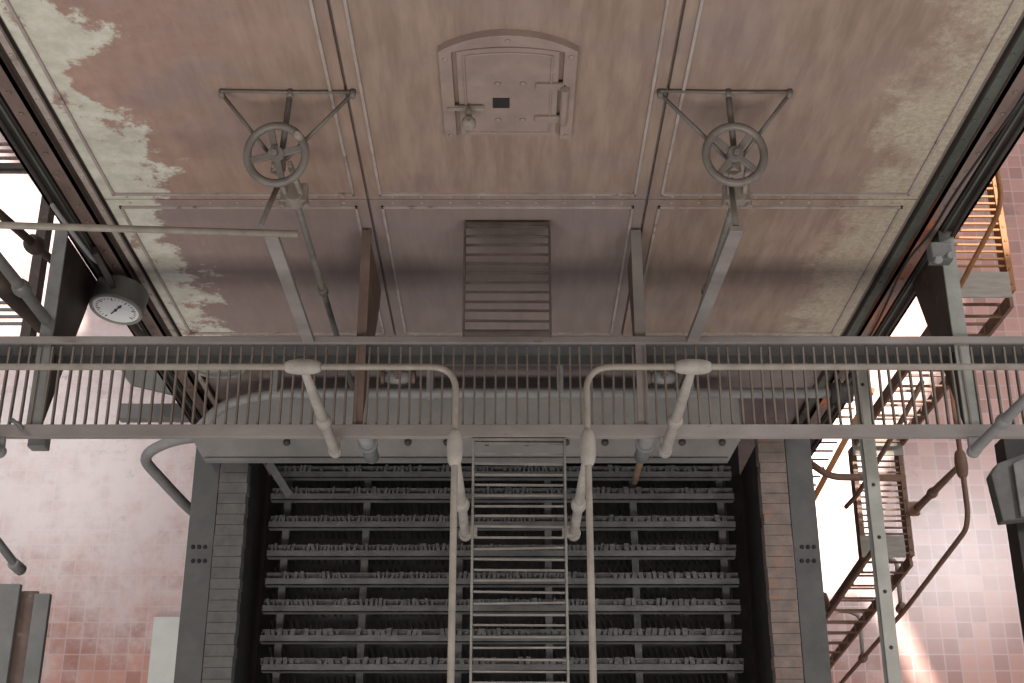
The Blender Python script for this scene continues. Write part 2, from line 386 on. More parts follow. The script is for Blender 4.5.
# ================================================================ CATWALK
cat = thing('catwalk', 'narrow steel catwalk with bar grating running across the boiler front', 'catwalk', (0, 2.44, ZC - .2))
XL, XR = -3.4, 3.6
bm = B(); x = XL; k = 0
while x < XR:
    tw = rnd.uniform(-.006, .006)
    bar(bm, (x, CWF + .03, ZC - .012), (x + tw, CWB - .03, ZC - .012), .009, .025); x += .0535
obj('grating', bm, M['grating'], cat)
bm = B(); box(bm, -2.64, XR, CWF - .034, CWF + .03, ZC - .03, ZC + .012)
obj('front_stringer', bm, M['toe'], cat, .003)
bm = B(); box(bm, XL, XR, CWB - .015, CWB + .022, ZC - .01, ZC + .014); obj('back_stringer', bm, M['toe'], cat, .003)
bm = B(); box(bm, XL, XR, CWB - .012, CWB + .004, ZC - .17, ZC - .01); box(bm, XL, XR, CWB - .06, CWB + .0, ZC - .175, ZC - .165)
obj('back_channel', bm, M['channel'], cat)
def bracket(xc, depth, fl, matf, matw, y1=CWF + .02, dirn=0):
    y0 = YB - .02; zt_ = ZC - .02
    bm = B(); prof = [(y0, zt_), (y1, zt_), (y1, zt_ - .07), (y1 + (y0 - y1) * .45, zt_ - depth * .52), (y0 - .12, zt_ - depth * .93), (y0, zt_ - depth)]
    prism(bm, [(xc - .009, p[0], p[1]) for p in prof], (.018, 0, 0))
    b_ = obj('support_bracket', bm, matw, cat)
    bm = B(); bar(bm, (xc, y0, zt_ + .006), (xc, y1, zt_ + .006), fl, .014); obj('bracket_flange', bm, matf, b_, .002)
    return b_
bracket(2.28, .60, .075, M['flange'], M['bracket'])
bracket(-2.37, .60, .07, M['case'], M['bracket'])
bracket(-.765, .75, .05, M['column'], M['beam_rust'])
bracket(.652, .45, .055, M['toe'], M['beam_rust'])

def gangway(name, label, x0, x1, y0, y1, pitch, ZC, mr, wr):
    t = thing(name, label, 'gangway', ((x0 + x1) / 2, (y0 + y1) / 2, ZC - .06))
    for xx in (x0, x1):
        bm = B(); box(bm, xx - .0055, xx + .0055, y0, y1, ZC - .055, ZC + .006); obj('side_rail', bm, mr, t, .002)
    bm = B(); y = y0 + .02; k = 0
    while y < y1 - .005:
        j = rnd.uniform(-.004, .004)
        bar(bm, (x0 + .008, y + j, ZC - .01), (x1 - .008, y + rnd.uniform(-.004, .004), ZC - .012), wr, .022); y += pitch
    for e in (y0 + .006, y1 - .006):
        box(bm, x0, x1, e - .006, e + .006, ZC - .04, ZC + .004)
    obj('rungs', bm, mr, t)
    return t
gangway('gangway', 'short ladder-like gangway from the catwalk back to the boiler plates below the door', -.245, .195, CWB + .012, YB - .022, .0535, ZC + .075, M['gang_brown'], .006)
gangway('gangway', 'long ladder-like gangway coming forward from the catwalk above the furnace grate', -.19, .258, -.3, CWF - .04, .0525, ZC, M['rung'], .0055)

# ================================================================ GUARDRAILS
RH = 1.09; ZRAIL = ZC + RH; YR = 2.10
def post_shape(bm, base, top, big=1.0):
    b_, t_ = Vector(base), Vector(top)
    def L(f): return b_.lerp(t_, f)
    tube(bm, [L(0), L(.02), L(.30), L(.38), L(.70), L(1)], [.026 * big, .027 * big, .025 * big, .026 * big, .023 * big, .016 * big], 14)
def collar_shape(bm, base, top, big=1.0):
    b_, t_ = Vector(base), Vector(top)
    def L(f): return b_.lerp(t_, f)
    tube(bm, [L(.345), L(.36), L(.385), L(.405), L(.425)], [.026 * big, .034 * big, .037 * big, .034 * big, .025 * big], 14)
def tee_shape(bm, c, d, l=.075, r=.033):
    c, d = Vector(c), Vector(d).normalized()
    fs = [-1, -.93, -.75, -.35, 0, .35, .75, .93, 1]; rr = [.55, .68, .85, .98, 1, .98, .85, .68, .55]
    tube(bm, [c + d * (l * f) for f in fs], [r * q for q in rr], 16)
def guard(label, sx, px, gx, xend, more_posts):
    t = thing('guardrail', label, 'railing', (px, YR, ZC - .12))
    bm = B(); path = fillet([(xend, YR, ZRAIL), (gx, YR, ZRAIL), (gx, -.3, ZRAIL)], .11)
    tube(bm, path, .0138, 14); obj('rail_pipe', bm, M['rail'], t)
    posts = [((px, YR, ZC - .0), (px, YR, ZRAIL), (1, 0, 0))] + [((q, YR, ZC - .0), (q, YR, ZRAIL), (1, 0, 0)) for q in more_posts] + \
            [((gx, 1.745, ZC - .24), (gx, 1.745, ZRAIL), (0, 1, 0)), ((gx, .2, ZC - .30), (gx, .2, ZRAIL), (0, 1, 0))]
    for b_, tp, d in posts:
        far = abs(b_[0]) > 1.9; mp = M['pipe'] if far else M['fitting']
        bm = B(); big = .88 if d[1] else 1.0; post_shape(bm, b_, tp, big); p = obj('post', bm, mp, t)
        bm = B(); collar_shape(bm, b_, tp); obj('collar', bm, mp, p)
        bm = B()
        bb = Vector(b_)
        if d[0]: bar(bm, bb + Vector((0, .02, -.01)), bb + Vector((0, .075, -.01)), .05, .03)
        else: bar(bm, bb + Vector((0, 0, .03)), bb + Vector((.06 if gx < 0 else -.06, 0, .03)), .05, .05)
        disc(bm, bb + Vector((0, 0, -.035)), (0, 0, 1), .033, .05, 14)
        obj('post_foot', bm, mp, p, .004)
        bm = B(); tee_shape(bm, tp, d); obj('tee_fitting', bm, mp, p)
guard('grey pipe guardrail left of the front gangway with a rounded corner', -1, at(303, 367, 5.21).x, -.232, -3.4, [-2.52])
guard('grey pipe guardrail right of the front gangway with a rounded corner', 1, at(693, 367, 5.21).x, .308, 3.6, [2.27])

# back rail on the left with a flat-bar post
t = thing('back_rail', 'thin handrail with flat bar post at the back left of the catwalk', 'railing', (-1.0, CWB, ZC))
ztop = ZC + 1.24; xpost = at(309, 340, 6.3).x
bm = B(); tube(bm, [(-3.4, CWB, ZC + 1.33), (-.913, CWB, ZC + 1.17)], .016, 10); obj('rail_pipe', bm, M['rail'], t)
bm = B(); box(bm, xpost - .03, xpost + .03, CWB - .014, CWB + .014, ZC + .01, ZC + 1.165); obj('flat_post', bm, M['toe'], t, .003)
t = thing('flat_post', 'single flat bar post behind the catwalk in front of the right handwheel', 'post', (1.0, CWB, ZC))
xpost2 = at(692, 340, 6.3).x
bm = B(); bar(bm, (xpost2, CWB, ZC + .01), (at(738, 235, 5.06).x, CWB, ztop - .02), .06, .028, (0, 1, 0)); obj('post_bar', bm, M['toe'], t, .003)
# back stanchions further left
t = thing('stanchion', 'sloping grey pipe stanchion with ball collar behind the catwalk at far left', 'post', at(48, 322, 6.35))
b_ = at(48, 322, 6.35); tp = b_ + Vector((0, 0, 1.15))
bm = B(); post_shape(bm, b_, tp, 1.1); obj('stanchion_pipe', bm, M['case'], t)
bm = B(); collar_shape(bm, b_ - Vector((0, 0, .05)), tp, 1.2); obj('collar', bm, M['case'], t)

# ================================================================ VALVES
ZW = zH(5.06); YW = 3.03
def valve(label, xw, post_x, yk, spx, tilt, spoke0, xe):
    t = thing('handwheel_valve', label, 'valve', (xw, YW, ZC - 1.5))
    nrm = Vector(tilt).normalized(); c = Vector((xw, YW, ZW))
    b2 = nrm.cross(Vector((1, 0, 0))).normalized(); a = b2.cross(nrm)
    # parts of the wheel
    bm = B(); torus(bm, c, .127, .0185, nrm); w = obj('handwheel', bm, M['wheel'], t)
    bm = B(); disc(bm, c - nrm * .03, nrm, .034, .05, 16); disc(bm, c + nrm * .02, nrm, .013, .025, 8); obj('hub', bm, M['wheel'], w)
    for k in range(4):
        th = spoke0 + k * math.pi / 2; d = a * math.cos(th) + b2 * math.sin(th)
        bm = B(); bar(bm, c + d * .024, c + d * .122, .029, .016, nrm); obj('spoke', bm, M['wheel'], w, .003)
    if xw < 0:
        d = a * math.cos(R(32)) + b2 * math.sin(R(32)); bm = B()
        tube(bm, [c + d * .127, c + d * .127 + nrm * .03, c + d * .127 + nrm * .075, c + d * .127 + nrm * .09], [.012, .017, .019, .01], 12); obj('grip', bm, M['yoke'], w)
    # yoke and body
    bm = B(); y = yk
    tube(bm, [c - nrm * .02, c - nrm * .12], .014, 10)
    for s in (-1, 1):
        bar(bm, (xw + spx * .5 + s * .035, YW - .02, ZW - .04), (xw + spx + s * .035, YW - .03, ZW - .30), .02, .03, (0, 1, 0))
    box(bm, xw + spx - .06, xw + spx + .06, YW - .07, YW + .02, ZW - .33, ZW - .28); disc(bm, (xw + spx, YW - .03, ZW - .36), (0, 0, 1), .045, .09, 14)
    disc(bm, (xw + spx - .055, YW - .06, ZW - .31), (0, -1, 0), .016, .03, 10); disc(bm, (xw + spx + .055, YW - .06, ZW - .31), (0, -1, 0), .016, .03, 10)
    bar(bm, (xw - .02, YW - .02, ZW - .05), (xw + .02, YW - .02, ZW - .08), .06, .05)
    obj('yoke', bm, M['yoke'], t, .004)
    bm = B(); tube(bm, [(xw + spx, YW - .03, ZW - .34), (xw + spx, YW - .03, ZC - 1.5)], .016, 10)
    tube(bm, [(xw + spx, YW - .03, ZC - .04), (xw + spx, YW - .03, ZC - .10)], .026, 10); obj('spindle', bm, M['wheel'], t)
    # wall bar and three braces
    zf = zH(5.03)
    bm = B(); tube(bm, [(xe[0], YB - .012, zf + .01), (xe[1], YB - .012, zf), (xe[2], YB - .012, zf)], .0075, 8)
    for e in xe: tube(bm, [(e, YB, zf), (e, YB - .04, zf)], .014, 8)
    obj('wall_bar', bm, M['wheel'], t)
    for i, e in enumerate(xe):
        bm = B(); tube(bm, [(e, YB - .02, zf), (xw + (.01 if i == 1 else (-.02 if i == 0 else .03)), YW + .01, ZW - .06)], .014 if i == 1 else .009, 8); obj('brace_rod', bm, M['wheel'], t)
    bm = B(); tube(bm, [(xw + .0, YW - .03, ZW - .15), (post_x, CWB + .016, ztop - .03)], .013, 8); obj('tie_rod', bm, M['wheel'], t)
valve('grey four-spoke handwheel valve on rods at left of the boiler door', -1.02, -1.07, 0, .035, (-.05, -.30, 1), R(13), (-1.275, -.975, -.70))
valve('grey four-spoke handwheel valve on rods at right of the boiler door', .965, at(738, 235, 5.06).x, 0, .05, (.05, -.24, 1), R(52), (.65, .95, 1.22))

# ================================================================ GAUGE
gc = atY(116, 309, 3.10)
t = thing('pressure_gauge', 'round white-faced pressure gauge hanging beside the left boiler column', 'gauge', gc)
nrm = Vector((-.12, -.97, .17)).normalized()
bm = B(); tube(bm, [gc - nrm * -.0, gc - nrm * .015, gc - nrm * .13], [.148, .150, .150], 32); obj('case', bm, M['case'], t, .004)
up = (Vector((0, 0, 1)) - nrm * nrm.z).normalized(); sd = up.cross(nrm)
bm = B(); disc(bm, gc, nrm, .128, .004, 32); dl = obj('dial', bm, M['white_dial'], t)
bm = B(); torus(bm, gc + nrm * .002, .138, .011, nrm, 36, 8); obj('bezel', bm, M['fitting'], t)
bm = B()
for k in range(25):
    a = R(-135 + 270 * k / 24); d = up * math.cos(a) + sd * math.sin(a); l = .022 if k % 4 == 0 else .012
    bar(bm, gc + nrm * .0055 + d * .112, gc + nrm * .0055 + d * (.112 - l), .003 if k % 4 else .005, .002, nrm)
obj('scale_marks', bm, M['black'], dl)
bm = B(); a = R(40); d = up * math.cos(a) + sd * math.sin(a); bar(bm, gc + nrm * .009 - d * .055, gc + nrm * .009 + d * .07, .006, .003, nrm); bar(bm, gc + nrm * .009 + d * .04, gc + nrm * .009 + d * .052, .016, .003, nrm); disc(bm, gc + nrm * .007, nrm, .008, .006, 12)
obj('needle', bm, M['black'], dl)
bm = B(); bar(bm, gc - nrm * .06 + up * .13, Vector((gc.x - .02, YB - .09, gc.z + .42)), .03, .05); tube(bm, fillet([gc - nrm * .08 - up * .13, gc - nrm * .10 - up * .35, (gc.x - .02, YB - .1, gc.z - .8)], .1), .02, 8)
obj('hanger', bm, M['col_dark'], t)

# ================================================================ FURNACE: side walls, grate, apron
def side_wall(label, xi, xm, xo, mbrick, nrow):
    t = thing('furnace_wall', label, 'wall', ((xi + xo) / 2, 1.7, 0))
    s = 1 if xi > 0 else -1; ya, yb, yc = -.2, (2.95 if s > 0 else 2.74), 2.95
    bm = B(); y = ya
    while y < yb:
        h = .0685; j = rnd.uniform(-.003, .003); e = rnd.uniform(-.004, .004)
        x0, x1 = sorted((xi + e, xm - s * .004))
        box(bm, x0, x1, y, y + h, ZS - .10, ZS + j * .6); y += h + .0025
    obj('brick_course', bm, mbrick, t, .0015)
    bm = B(); x0, x1 = sorted((xi + s * .01, xm)); box(bm, x0, x1, ya, yc, 0, ZS - .08); obj('wall_core', bm, M['soot'], t)
    bm = B(); x0, x1 = sorted((xm, xo)); box(bm, x0, x1, ya, yc, ZS - .02, ZS + .004); box(bm, min(xo, xo - s * .012), max(xo, xo - s * .012), ya, yc, ZS - .30, ZS)
    ch = obj('steel_channel', bm, M['channel'], t, .003)
    for px in ((193, 199, 205) if s < 0 else (802, 808, 814)):
        for py in (547, 561):
            bm = B(); rivet(bm, at(px, py, 8.596), (0, 0, 1), .015); obj('rivet', bm, M['soot'], ch)
    bm = B()
    for yy in (.2, 1.4, 2.6): box(bm, min(xo - s * .11, xo - s * .01), max(xo - s * .11, xo - s * .01), yy - .06, yy + .06, 0, ZS - .03)
    obj('channel_legs', bm, M['channel'], ch)
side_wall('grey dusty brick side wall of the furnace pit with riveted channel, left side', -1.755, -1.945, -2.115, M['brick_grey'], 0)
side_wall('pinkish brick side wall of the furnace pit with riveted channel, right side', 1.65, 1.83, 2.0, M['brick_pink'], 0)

ZG = zH(8.9)
grate = thing('chain_grate', 'dark iron chain grate with rows of clipped cross bars between brick walls', 'grate', (-.06, 1.6, ZG - .5))
rows = [at(400, py, 8.9).y for py in (474, 496, 524, 553, 581, 608, 638, 667, 694)]
rows += [rows[-1] - .178 * k for k in range(1, 6)]
GX0, GX1 = -1.64, 1.51
for ri, y in enumerate(rows):
    e0, e1 = rnd.uniform(-.012, .012), rnd.uniform(-.012, .012)
    bm = B(); box(bm, GX0 + e0, GX1 + e1, y - .028, y + .02, ZG - .012, ZG)         # flat top of the bar
    box(bm, GX0 + e0, GX1 + e1, y - .028, y - .018, ZG - .07, ZG)
    box(bm, GX0 + e0, GX1 + e1, y + .02, y + .052, ZG - .05, ZG - .038)
    gb = obj('grate_bar', bm, M['stoker'], grate, .002)
    bm = B(); x = GX0 + .02
    box(bm, GX0, GX1, y + .050, y + .058, ZG - .045, ZG - .006)
    box(bm, GX0, GX1, y + .018, y + .054, ZG - .032, ZG - .020)
    while x < GX1 - .05:
        if rnd.random() < .075:
            x += rnd.choice((.05, .07, .10)); continue
        w = rnd.uniform(.012, .024); tt = rnd.uniform(-.016, .012)
        if ri > 5 or x > .6:
            w = rnd.uniform(.022, .036)
        sk = rnd.uniform(-.012, .012)
        prism(bm, [(x, y + .018, ZG - .04), (x + w, y + .018, ZG - .04), (x + w + sk, y + .058 + tt * .5, ZG - .04), (x + sk, y + .058 + tt * .5, ZG - .04)], (0, 0, .043 + tt))
        x += w + rnd.uniform(.005, .017)
    obj('clip_row', bm, M['clip'], gb)
for px in (286, 366, 460, 548, 634, 722):
    xr_ = at(px, 540, 9.0).x
    bm = B(); box(bm, xr_ - .024, xr_ + .024, rows[-1] - .05, rows[0] + .05, ZG - .11, ZG - .06); obj('runner', bm, M['stoker'], grate, .003)
bm = B(); y = rows[-1]; 
while y < rows[0] + .1:
    x = GX0 + .07
    while x < GX1 - .03:
        prism(bm, [(x, y, ZG - .20), (x + .022, y, ZG - .24), (x - .05 + .022, y + .15, ZG - .20), (x - .05, y + .15, ZG - .20)], (0, 0, .045 + rnd.uniform(-.01, .015)))
        x += .042
    y += .178
obj('return_links', bm, M['link'], grate)
bm = B(); box(bm, GX0 + .04, GX1 - .02, rows[-1], rows[0] + .1, ZG - .20, ZG - .17); obj('return_strand', bm, M['link'], grate)
bm = B(); box(bm, -1.74, 1.64, rows[-1] - .1, YB - .1, ZG - .46, ZG - .42); obj('ash_tray', bm, M['soot'], grate)

# apron plate with bolts
ap = thing('apron_plate', 'grey sloping apron plate with bolts behind the chain grate, under the catwalk', 'plate', (-.2, 2.95, ZS - .2))
lo = lambda px: at(px, 462, 8.52); hi = lambda px: at(px, 396, 8.36)
mid = lambda px, f, py: at(px, py, 8.36 + .16 * f)
poly = [lo(205), lo(728), mid(742, .62, 437), hi(738), hi(285), mid(250, .1, 402), mid(222, .25, 412), mid(200, .45, 425), mid(191, .62, 437)]
bm = B(); prism(bm, poly, (0, .01, -.03)); obj('plate', bm, M['apron'], ap)
nrm = Vector((0, -.35, 1))
for px in (287, 408, 447, 487, 527, 566, 605, 682, 722):
    bm = B(); rivet(bm, mid(px, .7, 443) + Vector((0, 0, .012)), nrm, .024); obj('bolt', bm, M['bracket'], ap)
bm = B(); bar(bm, lo(205) + Vector((0, .01, .0)), lo(728) + Vector((0, .01, .0)), .02, .05); obj('edge_strip', bm, M['apron'], ap)

# hooked tube at the left corner, header pipe under the catwalk
bm = B(); path = fillet([at(205, 436, 8.7), at(172, 440, 8.75), at(140, 456, 8.9), at(160, 478, 9.2), at(188, 508, 9.6), at(215, 530, 10.0)], .18)
tube(bm, path, .038, 14); tag(obj('hooked_pipe', bm, M['pipe']), 'thick grey hooked pipe bending around the left corner of the furnace', 'pipe')
t = thing('header_pipe', 'long grey header pipe with curved left end under the catwalk', 'pipe', (0, 3.0, ZS))
bm = B(); tube(bm, fillet([at(196, 432, 8.15), at(222, 404, 8.15), at(272, 393, 8.15), at(836, 393, 8.15)], .2), .035, 14); obj('pipe_run', bm, M['pipe'], t)
bm = B(); e = at(836, 393, 8.15)
tube(bm, [e - Vector((.04, 0, 0)), e + Vector((.10, 0, 0))], .065, 16); tube(bm, [e, e + Vector((.02, 0, 0))], .09, 16); obj('end_flange', bm, M['col_dark'], t)
for px in (275, 430, 560, 690):
    c = at(px, 393, 8.15); bm = B(); box(bm, c.x - .02, c.x + .02, c.y - .01, YB + .05, c.z - .10, c.z + .06); obj('pipe_hanger', bm, M['pipe'], t)
# stub pipes under the front stringer
for px, lab in ((367, 'short grey capped pipe stub under the catwalk, left of the front gangway'), (646, 'short grey capped pipe stub under the catwalk, right of the front gangway')):
    c = at(px, 441, 7.0); t = thing('pipe_stub', lab, 'pipe', c - Vector((0, 0, .6)))
    bm = B(); tube(bm, [c + Vector((0, 0, .25)), c - Vector((0, 0, .28))], .042, 14); obj('stub_pipe', bm, M['pipe'], t)
    bm = B(); tube(bm, [c + Vector((0, 0, -.02)), c - Vector((0, 0, .06))], .056, 14); obj('stub_collar', bm, M['pipe'], t)
    if px > 500: bm = B(); tube(bm, [c - Vector((0, 0, .27)), c - Vector((0, 0, .75))], .02, 10); obj('stub_rod', bm, M['beam_rust'], t)
# feed strut at the left of the grate
bm = B(); bar(bm, at(268, 462, 8.62), at(289, 495, 8.88), .05, .03); tag(obj('strut', bm, M['stoker']), 'short dark sloping strut at the top left corner of the grate', 'strut')
# round manhole and small pipes on the lower front
t = thing('manhole_cover', 'pale round manhole cover low on the left boiler plate under the catwalk', 'cover', atY(215, 368, YB))
c = atY(218, 366, YB + .0)
bm = B(); disc(bm, c + Vector((0, .06, 0)), (0, -1, 0), .19, .07, 28); obj('cover_disc', bm, M['pipe'], t)
bm = B(); torus(bm, c - Vector((0, .012, 0)), .17, .014, (0, -1, 0), 30, 8); bar(bm, c - Vector((.1, .02, 0)), c + Vector((.1, -.02, 0)), .03, .03); obj('cover_rim', bm, M['fitting'], t)
for px, lab in ((398, 'grey valve body on the lower boiler front, left of the arched rim'), (663, 'grey valve body on the lower boiler front, right of the arched rim')):
    c = atY(px, 378, YB - .12); t = thing('valve_body', lab, 'valve', c)
    bm = B(); tube(bm, [c + Vector((0, .2, 0)), c + Vector((0, .02, 0))], .035, 12); tube(bm, [c + Vector((-.09, 0, 0)), c + Vector((-.05, 0, 0)), c, c + Vector((.05, 0, 0)), c + Vector((.09, 0, 0))], [.03, .05, .062, .05, .03], 14); obj('body', bm, M['pipe'], t)
    bm = B(); tube(bm, [c, c + Vector((0, -.03, .16))], .018, 10); disc(bm, c + Vector((-.11, 0, 0)), (1, 0, 0), .055, .025, 14); disc(bm, c + Vector((.09, 0, 0)), (1, 0, 0), .055, .025, 14); obj('bonnet', bm, M['column'], t)

# ================================================================ RIGHT SIDE STAIR
SX0, SX1 = 3.03, 3.44
zB = zH(11.4)
def landing(label, z, y0, y1, m, pitch, mb):
    t = thing('stair_landing', label, 'landing', ((SX0 + SX1) / 2, (y0 + y1) / 2, z - .12))
    for xx in (SX0, SX1):
        bm = B(); box(bm, xx - .022, xx + .022, y0, y1, z - .12, z + .01); s = obj('stringer', bm, m, t, .003)
        bm = B(); y = y0 + .05
        while y < y1: rivet(bm, (xx, y, z + .01), (0, 0, 1), .012); y += pitch * 2
        obj('rivets', bm, m, s)
    bm = B(); y = y0 + .03
    while y < y1 - .02: bar(bm, (SX0, y, z - .01), (SX1, y + rnd.uniform(-.006, .006), z - .01), .014, .014); y += pitch
    obj('grating', bm, mb, t)
    return t
yB0, yB1 = .2497 * 11.4, .336 * 11.4
landing('brown bar-grated stair landing low at right beside the furnace wall', zB, yB0, yB1, M['stair'], .055, M['stair'])
zD = zH(8.4); yD0, yD1 = 3.95, 5.6
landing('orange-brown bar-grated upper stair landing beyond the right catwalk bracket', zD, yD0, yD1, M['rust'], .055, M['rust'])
def flight(label, p0, p1, m, n, board_at_top=True):
    """steep ladder stair, p = (y, z), treads of two bars"""
    t = thing('ladder_stair', label, 'stairs', ((SX0 + SX1) / 2, p0[0], p0[1]))
    for xx in (SX0, SX1):
        bm = B(); bar(bm, (xx, p0[0], p0[1]), (xx, p1[0], p1[1]), .10, .028, (1, 0, 0)); obj('stringer', bm, m, t, .003)
    for k in range(n):
        f = (k + .5) / n; y = p0[0] + (p1[0] - p0[0]) * f; z = p0[1] + (p1[1] - p0[1]) * f
        bm = B()
        for dy in (-.045, .045): bar(bm, (SX0 + .014, y + dy, z), (SX1 - .014, y + dy, z), .018, .018)
        for xx in (SX0 + .03, SX1 - .03): bar(bm, (xx, y - .05, z), (xx, y + .05, z), .012, .012)
        obj('tread', bm, m, t)
    return t
flight('lowest steep ladder stair at bottom right rising to the lower landing', (2.38, 0.0), (yB0 - .03, zB - .05), M['stair'], 13)
flight('upper steep ladder stair between the two landings behind the right catwalk', (yB1 + .03, zB + .01), (yD0 - .05, zD - .05), M['stair'], 9)
bm = B(); a = at(846, 552, 11.3); box(bm, SX0 - .03, SX1 - .06, yB0 - .02, yB0 + .17, zB + .012, zB + .03); tag(obj('step_board', bm, M['tread']), 'grey step board at the near end of the lower stair landing', 'board')
bm = B(); box(bm, SX0 - .03, SX1 + .0, 3.72, 3.97, zB + .08, zB + .10); tag(obj('step_board', bm, M['tread']), 'grey step board at the far end of the lower stair landing under the catwalk edge', 'board')
bm = B(); box(bm, SX0 + .01, SX1 - .02, yD0 - .06, yD0 + .13, zD + .012, zD + .03); tag(obj('step_board', bm, M['tread']), 'grey-brown step board at the near end of the orange landing', 'board')
# handrails of the stair
t = thing('stair_handrail', 'thin pipe handrail on the right side of the lower stair landing', 'railing', (3.53, 3.2, zB))
rx = 3.53; zr = zH(10.14)
bm = B(); tube(bm, fillet([(rx, 3.9, zr + .02), (rx, 2.77, zr), atX(rx, 610, 905), (rx, 2.28, zH(14.9))], .18), .021, 10); obj('rail_pipe', bm, M['stair'], t)
bm = B(); b_ = Vector((rx, 3.265, zB - .02)); tp = Vector((rx, 3.265, zr)); post_shape(bm, b_, tp, 1.25); p = obj('post', bm, M['stair'], t)
bm = B(); collar_shape(bm, b_, tp, 1.25); obj('collar', bm, M['stair'], p)
bm = B(); tee_shape(bm, tp, (0, 1, 0), .11, .05); obj('tee_fitting', bm, M['stair'], p)
bm = B(); box(bm, SX1, rx + .02, 3.21, 3.32, zB - .05, zB + .02); obj('post_foot', bm, M['stair'], p)
for px, py in ((901, 608), (863, 658)):
    q = atX(rx, py, px)
    bm = B(); tee_shape(bm, q, (0, .12, 1), .07, .045); p = obj('tee_fitting', bm, M['stair'], t)
    bm = B(); tube(bm, fillet([q, q + Vector((0, .42, .03)), q + Vector((-.1, .46, .03))], .08), .02, 8); obj('rail_arm', bm, M['fitting'], p)
t = thing('stair_handrail', 'orange curved handrail rising over the upper stair landing', 'railing', (3.35, 4.4, zD))
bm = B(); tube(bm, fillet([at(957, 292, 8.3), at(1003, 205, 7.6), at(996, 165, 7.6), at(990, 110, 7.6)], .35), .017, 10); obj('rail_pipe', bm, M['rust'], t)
bm = B(); q = at(997, 166, 7.6); tube(bm, [q, Vector((q.x, q.y, zD))], .022, 8); obj('post', bm, M['rust'], t)
# inner pipe handrail on the left of the flights
t = thing('stair_handrail', 'brown pipe handrail crossing left over the lowest ladder stair', 'railing', (2.9, 2.6, zB))
bm = B(); tube(bm, fillet([at(829, 612, 12.2), at(872, 552, 10.9), at(880, 540, 10.6)], .1), .022, 8); tube(bm, [at(829, 612, 12.2), at(824, 595, 12.4)], .03, 8); obj('rail_pipe', bm, M['stair'], t)
t = thing('stair_handrail', 'brown diagonal pipe handrail beside the upper ladder stair', 'railing', (2.9, 3.6, zB))
bm = B(); tube(bm, fillet([at(846, 507, 11.3), at(858, 494, 11.0), at(902, 420, 9.4), at(922, 382, 8.9)], .1), .02, 8); obj('rail_pipe', bm, M['stair'], t)
# cross pipe and far thin ladder seen past the stair
bm = B(); tube(bm, fillet([at(810, 463, 10.6), at(830, 477, 10.6), at(905, 478, 10.6)], .12), .03, 10); tag(obj('cross_pipe', bm, M['stair']), 'brown horizontal pipe crossing the lower stair landing beside the furnace wall', 'pipe')
t = thing('ladder_stair', 'rusty thin ladder on the floor side, just right of the furnace beyond the stair', 'stairs', (3.5, 4.4, 0))
pA, pB = at(822, 488, 14.6), at(852, 427, 14.2); pC = at(872, 390, 13.9)
bm = B(); bar(bm, at(794, 535, 16.15), pC, .06, .09); obj('stringer', bm, M['rust'], t)
bm = B(); 
for k in range(14):
    y = 400 + k * 8.5; p = at(845 - (y - 427) * .5, y, 14.3); bar(bm, p, p - Vector((.62, 0, 0)), .02, .02)
obj('rungs', bm, M['stair'], t)
# galvanised angle under the catwalk
t = thing('galvanised_rail', 'pale galvanised angle rail with bolts running forward under the right catwalk', 'rail', (1.8, 1.5, ZC - .25))
xg = 1.815; zg = zH(6.52)
bm = B(); box(bm, xg - .034, xg + .034, -.3, 2.66, zg - .008, zg); box(bm, xg - .034, xg - .028, -.3, 2.66, zg - .06, zg); obj('angle', bm, M['galv'], t, .002)
bm = B()
for k in range(10): rivet(bm, (xg + .0, .1 + k * .27, zg), (0, 0, 1), .010)
obj('bolts', bm, M['col_dark'], t)
# right hand beam with box
t = thing('junction_box', 'dark grey lidded box on a horizontal beam at the right edge', 'box', at(1006, 490, 9.2))
q = [at(991, 474, 9.2), at(998, 463, 9.2), at(1040, 448, 9.2), at(1052, 516, 9.2), at(1003, 521, 9.2)]
bm = B(); prism(bm, q, (0, 0, -.12)); obj('box_body', bm, M['boxdark'], t, .008)
bm = B(); q2 = [at(1012, 464, 9.18), at(1040, 450, 9.18), at(1052, 515, 9.18), at(1020, 518, 9.18)]; prism(bm, q2, (0, 0, .02)); obj('box_lid', bm, M['case'], t, .006)
bm = B(); p0, p1 = at(1022, 520, 9.425), at(1050, 700, 9.425); bar(bm, p0 + Vector((0, .6, 0)), p1, .17, .2)
tag(obj('side_beam', bm, M['col_dark'], None, .004), 'dark horizontal beam at the lower right edge under the box', 'beam')

# ================================================================ LEFT SIDE
def left_beam(label, pa, pb, H, w, h, m):
    a, b2 = at(pa[0], pa[1], H), at(pb[0], pb[1], H); bm = B()
    return a, b2
t = thing('channel_beam', 'grey steel channel beam with raised lips at the lower left corner', 'beam', at(25, 640, 9.5))
a, b2 = at(30, 590, 9.5), at(12, 720, 9.5); ax = a.x
bm = B(); bar(bm, (ax - .14, a.y + .04, a.z), (ax - .14, -.1, a.z), .15, .05); bar(bm, (ax + .10, a.y - .03, a.z), (ax + .10, -.1, a.z), .11, .05); obj('channel_flanges', bm, M['greybeam'], t, .004)
bm = B(); bar(bm, (ax - .02, a.y, a.z - .04), (ax - .02, -.1, a.z - .04), .14, .02); obj('channel_web', bm, M['column'], t)
bm = B(); a = at(165, 617, 16.05); box(bm, a.x - .13, a.x + .4, -.1, a.y, 0, .15); tag(obj('pale_board', bm, M['board']), 'pale board lying beside the left furnace wall at the bottom', 'board')
t = thing('wall_pipe', 'short dark pipe end pointing down at the left edge', 'pipe', at(18, 566, 11))
bm = B(); q = at(18, 568, 11); tube(bm, [at(-30, 505, 10.6), q], .035, 10); obj('pipe_run', bm, M['pipe'], t)
